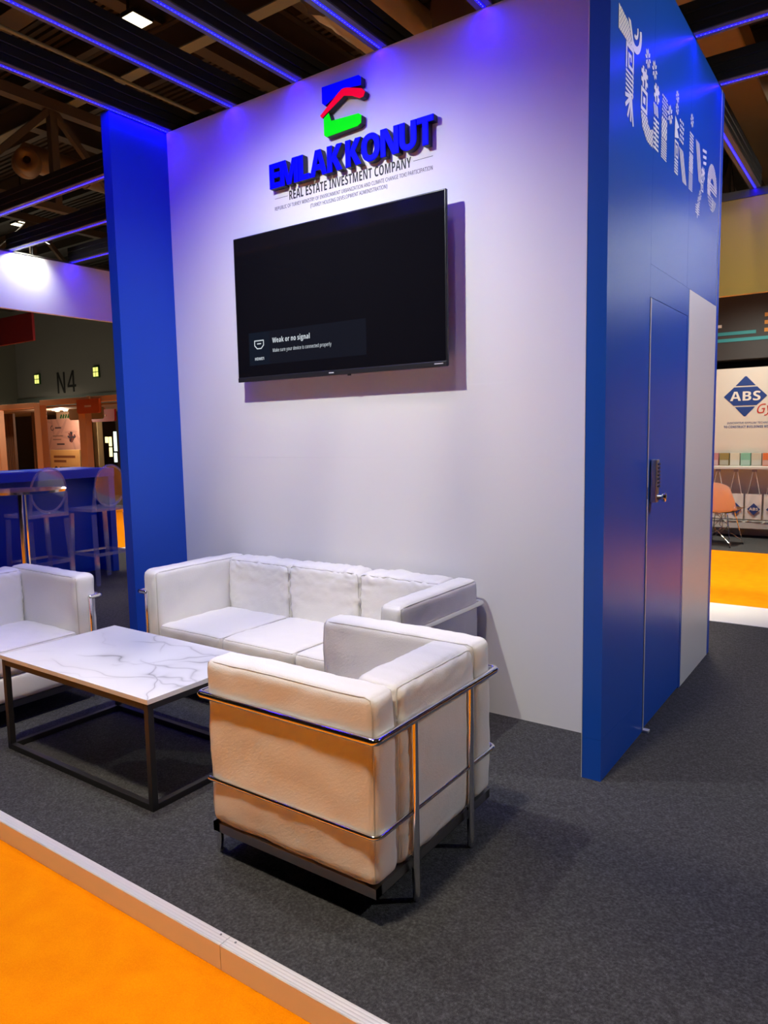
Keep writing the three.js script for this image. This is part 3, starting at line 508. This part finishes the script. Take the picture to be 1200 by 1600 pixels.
// ------------------------------------------------------------ far left: hall sign, neighbouring stands
{
  const s = thing('gate_sign', 'large black N4 gate marking on the far hall wall', 'sign', [-37.75, 4.05, -19.995]);
  mesh('letter', lettering('N', 0.75, 1.15, 0.02, fontR), M.print, s); mesh('letter', lettering('4', 0.8, 1.15, 0.02, fontR).translate(1.0, 0.03, 0), M.print, s);
  const gl = new THREE.MeshPhysicalMaterial({ color: lin(0.5, 0.6, 0.2), emissive: lin(0.9, 0.9, 0.22), emissiveIntensity: 1.1 });
  for (const [x, y, l] of [[-39.7, 4.95, 'small green-yellow lit exit sign beside the far corner'], [-33.95, 5.0, 'small green-yellow lit exit sign right of the gate marking']]) { const e = thing('exit_sign', l, 'sign', [x, y, -19.99]); mesh('sign_box', rspan(-0.28, 0.28, -0.3, 0.3, -0.0, 0.08, 0.01), std(lin(0.05, 0.15, 0.03), 0.5), e); for (const a of [-1, 1]) for (const b of [-1, 1]) mesh('sign_face', rspan(a * 0.12 - 0.1, a * 0.12 + 0.1, b * 0.13 - 0.11, b * 0.13 + 0.11, 0.081, 0.09, 0.003), gl, e); }
  const peach = std(lin(0.62, 0.33, 0.19), 0.6), dark = std(lin(0.02, 0.014, 0.012), 0.7), wood = std(lin(0.10, 0.05, 0.03), 0.6);
  const st = thing('exhibition_stand', 'peach framed exhibition stand with dark interior on the far side', 'stand', [0, -0.074, -6]);
  const fr = [[-17.2, -17.0, 0, 2.30, 0], [-15.35, -15.1, 0, 2.36, 0], [-13.6, -13.35, 0, 2.3, 0], [-12.0, -11.8, 0, 2.3, 0]];
  for (const [a, b, y0, y1] of fr) mesh('post', rspan(a, b, y0, y1, -0.08, 0.08, 0.01), peach, st);
  mesh('post', rspan(-16.2, -16.0, 0, 2.2, -2.1, -1.95, 0.01), std(lin(0.5, 0.4, 0.22), 0.6), st);
  mesh('top_beam', rspan(-17.0, -15.35, 2.26, 2.38, -0.08, 0.08, 0.01), peach, st); mesh('top_beam', rspan(-15.1, -11.8, 2.30, 2.42, -0.08, 0.08, 0.01), peach, st);
  mesh('soffit', span(-26, -11.8, 2.24, 2.28, -2.6, -0.08), std(lin(0.35, 0.26, 0.18), 0.6), st);
  mesh('back_panel', span(-26, -11.8, 0, 2.24, -2.7, -2.6), dark, st); 
  for (let k = 0; k < 7; k++) mesh('timber_slat', rspan(-17.85 + k * 0.085, -17.79 + k * 0.085, 0, 2.2, -0.5, -0.44, 0.005), wood, st);
  for (let k = 0; k < 3; k++) mesh('timber_slat', rspan(-16.42 + k * 0.1, -16.35 + k * 0.1, 0, 2.2, -0.5, -0.44, 0.005), wood, st);
  const spot = new THREE.MeshPhysicalMaterial({ color: lin(0.8, 0.8, 0.7), emissive: lin(1, 0.85, 0.5), emissiveIntensity: 3 });
  for (const [x, z] of [[-15.5, -0.5], [-15.15, -0.5], [-15.95, -0.85], [-15.6, -0.85]]) { const g = new THREE.CylinderGeometry(0.05, 0.05, 0.03, 12); g.translate(x, 2.225, z); mesh('downlight', g, spot, st); }
  const pl = new THREE.PointLight(lin(1, 0.8, 0.6), 5, 0, 2); pl.position.set(-15.55, 2.08, -0.68); pl.castShadow = true; pl.name = 'downlight_glow'; st.add(pl);
  const po = thing('poster', 'pale pink printed poster panel inside the peach frame', 'poster', [-16.65, 1.43, -7.4]);
  const pt = canvas(512, 420, (c, w, h) => { c.fillStyle = '#c79a8d'; c.fillRect(0, 0, w, h); c.fillStyle = '#b78d84'; for (let k = 0; k < 14; k++) { c.beginPath(); c.ellipse((k * 97) % w, (k * 61) % h, 90, 14, 0.4 + k, 0, 7); c.fill(); } c.strokeStyle = '#3a2a33'; c.lineWidth = 8; c.beginPath(); c.arc(95, 85, 22, 0, 5); c.stroke(); c.fillStyle = '#4a3a42'; c.fillRect(135, 76, 90, 16); c.fillStyle = '#8a6a62'; c.fillRect(95, 160, 150, 12); c.fillRect(95, 195, 120, 12); c.fillStyle = '#4a3a42'; c.fillRect(150, 240, 110, 16);
    for (let k = 0; k < 60; k++) { c.fillStyle = ['#5a3040', '#33404f', '#7a4038', '#2a2230'][k % 4]; c.beginPath(); c.ellipse(365 + Math.sin(k * 2.4) * 60 * ((k % 7) / 7), 180 + Math.cos(k * 2.4) * 55 * ((k % 5) / 5), 13, 10, k, 0, 7); c.fill(); } });
  mesh('board', rspan(-0.82, 0.82, -1.503, 0.55, -0.03, 0, 0.004), std(lin(0.55, 0.4, 0.33), 0.6), po); mesh('print', new THREE.PlaneGeometry(1.62, 1.08), std(lin(1, 1, 1), 0.6, { map: pt }), po, [0, 0, 0.001]);
  const nb = thing('notice_board', 'cream notice board in front of the pink poster', 'board', [-16.33, 0.74, -7.2]);
  const nt = canvas(256, 256, (c, w, h) => { c.fillStyle = '#cda267'; c.fillRect(0, 0, w, h); c.fillStyle = '#7d4b30'; c.fillRect(28, 30, 190, 14); c.fillRect(28, 56, 110, 14); c.fillStyle = '#2b211c'; for (const y of [108, 160, 212]) { c.beginPath(); c.arc(44, y, 15, 0, 7); c.fill(); c.fillRect(76, y - 12, 90, 7); c.fillRect(76, y + 4, 110, 7); } });
  mesh('board', rspan(-0.66, 0.66, -0.813, 0.45, -0.03, 0, 0.004), std(lin(0.6, 0.42, 0.2), 0.6), nb); const ng = new THREE.PlaneGeometry(1.3, 1.12); mesh('print', ng, std(lin(1, 1, 1), 0.6, { map: nt }), nb, [0, -0.125, 0.001]);
  const gs = thing('small_sign', 'cream card with a green mark above the pink poster', 'sign', [-16.64, 2.03, -7.46]); mesh('card', rspan(-0.4, 0.4, -0.1, 0.13, -0.02, 0, 0.004), std(lin(0.6, 0.42, 0.28), 0.6), gs); for (let k = 0; k < 4; k++) mesh('mark', bar([-0.2 + k * 0.11, -0.03, 0.003], [-0.14 + k * 0.11, 0.06, 0.003], 0.01, 0.05), std(lin(0.01, 0.12, 0.03), 0.6), gs);
  const flag = (col, p, w, h, label, up) => { const f = thing('hanging_sign', label, 'sign', p); const sh = new THREE.Shape(); const r = 0.08; sh.moveTo(-w / 2 + r, -h / 2); sh.lineTo(w / 2 - r, -h / 2); sh.quadraticCurveTo(w / 2, -h / 2, w / 2, -h / 2 + r); sh.lineTo(w / 2, h / 2); sh.lineTo(-w / 2, h / 2); sh.lineTo(-w / 2, -h / 2 + r); sh.quadraticCurveTo(-w / 2, -h / 2, -w / 2 + r, -h / 2); mesh('panel', new THREE.ExtrudeGeometry(sh, { depth: 0.05, bevelEnabled: false }), std(col, 0.6), f); mesh('mark', span(-0.12, 0.12, -0.02, 0.02, 0.0505, 0.053), std(lin(0.6, 0.4, 0.3), 0.6), f); mesh('bracket', span(-0.05, 0.05, h / 2, h / 2 + up, 0.0, 0.04), peach, f); };
  flag(lin(0.48, 0.075, 0.01), [-13.15, 2.14, -5.919], 0.82, 0.30, 'orange rounded sign hung on the peach frame', 0.06);
  flag(lin(0.26, 0.22, 0.17), [-14.17, 2.02, -6.5], 1.3, 0.26, 'grey rounded sign hung behind the orange one', 0.0165);
  flag(lin(0.42, 0.012, 0.04), [-14.1, 1.98, -6.9], 0.9, 0.28, 'crimson rounded sign hung deeper in the stand', 0.046);
  single('hanging_fascia', rspan(-14, -11.8, 3.22, 3.72, -4.05, -4.0, 0.01), std(lin(0.22, 0.012, 0.03), 0.7), 'dark crimson fascia panel of a neighbouring stand', 'fascia');
  for (const [x, y, h, c] of [[-14.52, 1.42, 0.14, 0], [-14.38, 1.38, 0.22, 0], [-14.38, 1.13, 0.22, 0], [-14.18, 1.38, 0.46, 1], [-14.2, 1.0, 0.22, 1]]) single('tube_lamp', cyl(x, -7.2, y - h / 2, y + h / 2, 0.035, 0.035, 10), new THREE.MeshPhysicalMaterial({ color: lin(0.8, 0.8, 0.7), emissive: c ? lin(0.75, 1, 0.9) : lin(1, 0.85, 0.35), emissiveIntensity: 1.6 }), c ? 'small upright pale green glowing tube lamp in the dark stand' : 'small upright yellow glowing tube lamp in the dark stand', 'lamp', null, null, 'tube lamps in the dark stand');
}
// ducts and pipes below the roof
{
  const d = thing('air_duct', 'brown round ventilation duct with a nozzle outlet among the left trusses', 'duct');
  mesh('pipe', (() => { const g = new THREE.CylinderGeometry(0.25, 0.25, 9, 24); g.rotateX(Math.PI / 2); g.translate(-12.9, 6.82, -9.2); return g; })(), M.duct, d);
  const nz = new THREE.LatheGeometry([[0.10, 0.1], [0.16, 0.0], [0.30, 0.0], [0.34, 0.06], [0.36, 0.25], [0.34, 0.5]].map(a => new THREE.Vector2(...a)), 28); nz.scale(0.66, 0.66, 0.66); nz.rotateX(-Math.PI / 2); nz.rotateY(0.9); mesh('nozzle', nz, M.duct, d, [-12.4, 6.6, -4.45]);
  mesh('elbow', new THREE.SphereGeometry(0.26, 20, 14), M.duct, d, [-12.85, 6.66, -4.7]);
  for (let k = 0; k < 5; k++) { const g = new THREE.TorusGeometry(0.255, 0.018, 6, 28); mesh('joint_ring', g, M.duct, d, [-12.9, 6.82, -6 - k * 1.5]); }
  const foil = (pos, r, L, name, label, mat) => {
    const g = new THREE.CylinderGeometry(r, r, L, 40, 60); const p = g.attributes.position;
    for (let i = 0; i < p.count; i++) { const a = Math.atan2(p.getZ(i), p.getX(i)), y = p.getY(i), q = Math.hypot(p.getX(i), p.getZ(i)); if (q < r * 0.9) continue; const k = r * (1 + 0.07 * noise.noise(Math.cos(a) * 4, y * 5, Math.sin(a) * 4) + 0.05 * noise.noise(Math.cos(a) * 9, y * 12, Math.sin(a) * 9)); p.setX(i, Math.cos(a) * k); p.setZ(i, Math.sin(a) * k); }
    g.computeVertexNormals(); g.rotateX(Math.PI / 2); single(name, g, mat, label, 'duct', pos);
  };
  foil([-4.7, 6.7, -8.3], 0.42, 9, 'foil_duct', 'crumpled gold foil-wrapped duct high above the white wall', M.foil);
  foil([-3.55, 6.6, -10], 0.5, 10, 'foil_duct', 'dull brown wrapped duct beside the foil one', M.duct);
  single('air_duct', rspan(-1.7, -1.05, 6.72, 7.12, -16, -6, 0.03), std(lin(0.5, 0.36, 0.2), 0.5), 'flat tan rectangular duct above the blue side wall', 'duct');
  for (const [x, y] of [[-7.05, 7.1], [-9.4, 7.1]]) single('service_pipe', (() => { const g = new THREE.CylinderGeometry(0.03, 0.03, 26, 8); g.rotateX(Math.PI / 2); return g; })(), M.trussPale, 'thin pale service pipe running under the roof', 'pipe', [x, y, -6], null, 'service pipes');
}

// ------------------------------------------------------------ right background: gypsum company stand
{
  const Z = -7.88, F = -0.072;
  const st = thing('exhibition_stand', 'white exhibition stand wall with dark striped fascia across the orange aisle', 'stand', [0, 0, Z]);
  const cream = std(lin(0.66, 0.60, 0.53), 0.6), dk = std(lin(0.034, 0.028, 0.026), 0.6);
  mesh('wall_panel', span(-4, 3.5, F, 2.24, -0.75, 0), cream, st); mesh('dark_recess_back', span(-4, 3.5, 2.24, 2.36, -0.75, -0.70), dk, st);  // made-up recess with a dark back, its shade standing in for a dark bar
  mesh('fascia_panel', span(-4, 3.5, 2.36, 3.24, -0.75, 0.03), dk, st);
  const teal = std(lin(0.03, 0.25, 0.27), 0.6); mesh('stripe', span(-3, -0.69, 2.69, 2.735, 0.0305, 0.036), teal, st); mesh('stripe', span(-3, 0.8, 2.60, 2.645, 0.0305, 0.036), teal, st); mesh('stripe', span(-1.9, -1.12, 2.80, 2.84, 0.0305, 0.036), cream, st);
  for (const y of [2.70, 2.80, 2.90]) mesh('stripe', span(-0.59, -0.3, y, y + 0.05, 0.0305, 0.036), std(lin(0.55, 0.22, 0.02), 0.6), st);
  const lg = thing('wall_logo', 'blue diamond emblem reading ABS on the white stand wall', 'logo', [-0.80, 1.853, Z + 0.0005]); const bl = std(lin(0.012, 0.045, 0.22), 0.5), wh = std(lin(0.75, 0.7, 0.64), 0.5), rd = std(lin(0.5, 0.03, 0.02), 0.5);
  const dia = pts => new THREE.ExtrudeGeometry(new THREE.Shape(pts.map(p => new THREE.Vector2(...p))), { depth: 0.004, bevelEnabled: false });
  mesh('diamond_top', dia([[-0.125, 0.145], [0.125, 0.145], [0.01, 0.27], [-0.01, 0.27]]), bl, lg); mesh('diamond_middle', dia([[-0.145, 0.125], [0.145, 0.125], [0.27, 0.0], [0.145, -0.125], [-0.145, -0.125], [-0.27, 0.0]]), bl, lg); mesh('diamond_bottom', dia([[-0.125, -0.145], [0.125, -0.145], [0.01, -0.275], [-0.01, -0.275]]), bl, lg);
  mesh('lettering', lettering('ABS', 0.38, 0.125, 0.003, fontB).translate(-0.19, -0.06, 0.0045), wh, lg);
  const gy = thing('wall_script', 'red script word beside the blue diamond emblem', 'lettering', [-0.66, 1.61, Z + 0.001]); mesh('script', (() => { const g = lettering('Gypsum', 0.62, 0.12, 0.003, fontR); g.applyMatrix4(new THREE.Matrix4().makeShear(0, 0, 0.35, 0, 0, 0)); g.rotateZ(0.12); return g; })(), rd, gy);
  single('wall_slogan', mergeGeometries([lettering('INNOVATIVE GYPSUM TECHNOLOGY', 0.62, 0.028, 0.002, fontR).translate(-1.02, 1.475, 0), lettering('TO CONSTRUCT BUILDINGS WITH ABS', 0.68, 0.032, 0.002, fontB).translate(-1.06, 1.42, 0)]), bl, 'two small printed lines under the blue diamond emblem', 'lettering', [0, 0, Z + 0.001]);
  const sh = thing('display_shelf', 'long white display shelf under the diamond emblem', 'shelf', [0, 0, Z]); mesh('board', rspan(-4, 3.5, 0.865, 0.90, 0.001, 0.34, 0.004), std(lin(0.62, 0.58, 0.55), 0.5), sh); mesh('lip', span(-4, 3.5, 0.06, 0.14, 0.001, 0.30), std(lin(0.55, 0.52, 0.5), 0.5), sh);
  const cols = [['pink', 0.5, 0.2, 0.2], ['olive', 0.27, 0.19, 0.06], ['cream', 0.6, 0.52, 0.4], ['green', 0.2, 0.42, 0.30], ['beige', 0.5, 0.44, 0.34], ['orange', 0.6, 0.13, 0.03], ['lilac', 0.4, 0.3, 0.5]];
  cols.forEach(([n, r, g, b], i) => { const x = -1.16 + i * 0.135 + 0.06 - 0.06; const c = thing('sample_box', n + ' sample box standing on the display shelf', 'box', [x, 0.9005, Z + 0.06], 0, 'sample boxes on the shelf'); mesh('carton', rspan(-0.06, 0.06, 0, 0.175, -0.04, 0.04, 0.003), std(lin(r, g, b), 0.6), c); mesh('label', span(-0.055, 0.055, 0.01, 0.08, 0.0405, 0.042), std(lin(r * 0.6 + 0.25, g * 0.6 + 0.25, b * 0.6 + 0.25), 0.5), c); });
  for (let k = 0; k < 5; k++) {
    const x = -1.06 + k * 0.225, b = thing('tote_bag', 'white tote bag with blue diamond print hanging below the ' + ['olive', 'cream', 'beige', 'orange', 'lilac'][k] + ' sample box', 'bag', [x, 0.19, Z + 0.30], (k % 2) * 0.1 - 0.05, 'tote bags under the shelf'), cloth = std(lin(0.66, 0.62, 0.6), 0.8);
    const g = new THREE.BoxGeometry(0.2, 0.34, 0.03, 12, 14, 2), p = g.attributes.position; for (let i = 0; i < p.count; i++) { const X = p.getX(i), Y = p.getY(i); p.setZ(i, p.getZ(i) * (1.2 - 2.2 * (Y + 0.17)) + 0.006 * noise.noise(X * 18 + k * 5, Y * 8, k)); } g.computeVertexNormals(); g.translate(0, 0.17, 0); mesh('bag_body', g, cloth, b);
    for (const s of [-1, 1]) mesh('handle', bar([s * 0.075, 0.33, 0], [s * 0.012, 0.665, 0], 0.035, 0.004), cloth, b);
    mesh('hook', rspan(-0.03, 0.03, 0.64, 0.674, -0.02, 0.02, 0.004), std(lin(0.35, 0.33, 0.4), 0.4), b);
    const e = mesh('emblem', dia([[-0.08, 0], [0, -0.08], [0.08, 0], [0, 0.08]]), bl, b, [0.01, 0.14, 0.028]); mesh('lettering', lettering('ABS', 0.11, 0.037, 0.002, fontB).translate(-0.055, -0.018, 0.0045), wh, e);
  }
  // shell chair
  const c = thing('shell_chair', 'pale pink moulded shell chair on crossed wire legs', 'chair', [-0.87, F, -6.83], Math.PI * 0.93);
  const N = 22, pos = [], idx = [];
  const shell = (u, v) => { const w = 0.23 * (1 - 0.25 * Math.pow(Math.max(0, v - 0.5) * 2, 2)); const x = u * w; let y, z; if (v < 0.5) { const t = v / 0.5; z = 0.24 - t * 0.40; y = 0.44 - 0.02 * Math.sin(t * 3) + 0.05 * u * u * (1 + t); } else { const t = (v - 0.5) / 0.5; z = -0.16 - 0.09 * Math.sin(t * 1.3) + 0.08 * u * u * (1 - t * 0.5); y = 0.44 + 0.38 * t - 0.05 * u * u * t; if (t < 0.25) y += 0.02 * (1 - t * 4) * u * u; } return [x, y, z]; };
  for (const off of [0, 1]) for (let j = 0; j <= N; j++) for (let i = 0; i <= N; i++) { const q = shell(i / N * 2 - 1, j / N); pos.push(q[0], q[1] - off * 0.006, q[2] - off * 0.006); }
  const K = (N + 1) * (N + 1); for (let j = 0; j < N; j++) for (let i = 0; i < N; i++) { const a = j * (N + 1) + i, b2 = a + 1, d = a + N + 1, e = d + 1; idx.push(a, b2, d, b2, e, d, a + K, d + K, b2 + K, b2 + K, d + K, e + K); }
  const sgm = new THREE.BufferGeometry(); sgm.setAttribute('position', new THREE.Float32BufferAttribute(pos, 3)); sgm.setIndex(idx); sgm.computeVertexNormals();
  mesh('seat_shell', sgm, new THREE.MeshPhysicalMaterial({ color: lin(0.85, 0.73, 0.66), roughness: 0.45, side: THREE.DoubleSide }), c);
  for (const sx of [-1, 1]) for (const sz of [-1, 1]) { mesh('leg', tube([[sx * 0.12, 0.43, sz * 0.11], [sx * 0.20, 0.012, sz * 0.20]], 0.006, 4, 8), M.chrome, c); mesh('brace', tube([[sx * 0.19, 0.05, sz * 0.19], [-sx * 0.06, 0.24, sz * 0.09], [sx * 0.05, 0.43, -sz * 0.08]], 0.004, 16, 6, 0.02), M.chrome, c); mesh('foot', cyl(sx * 0.20, sz * 0.20, 0, 0.014, 0.009), M.black, c); }
  mesh('seat_mount', span(-0.13, 0.13, 0.425, 0.434, -0.12, 0.12), M.black, c);
}

scene.traverse(o => { if (o.isMesh) o.castShadow = o.receiveShadow = true; });
renderer.render(scene, camera);
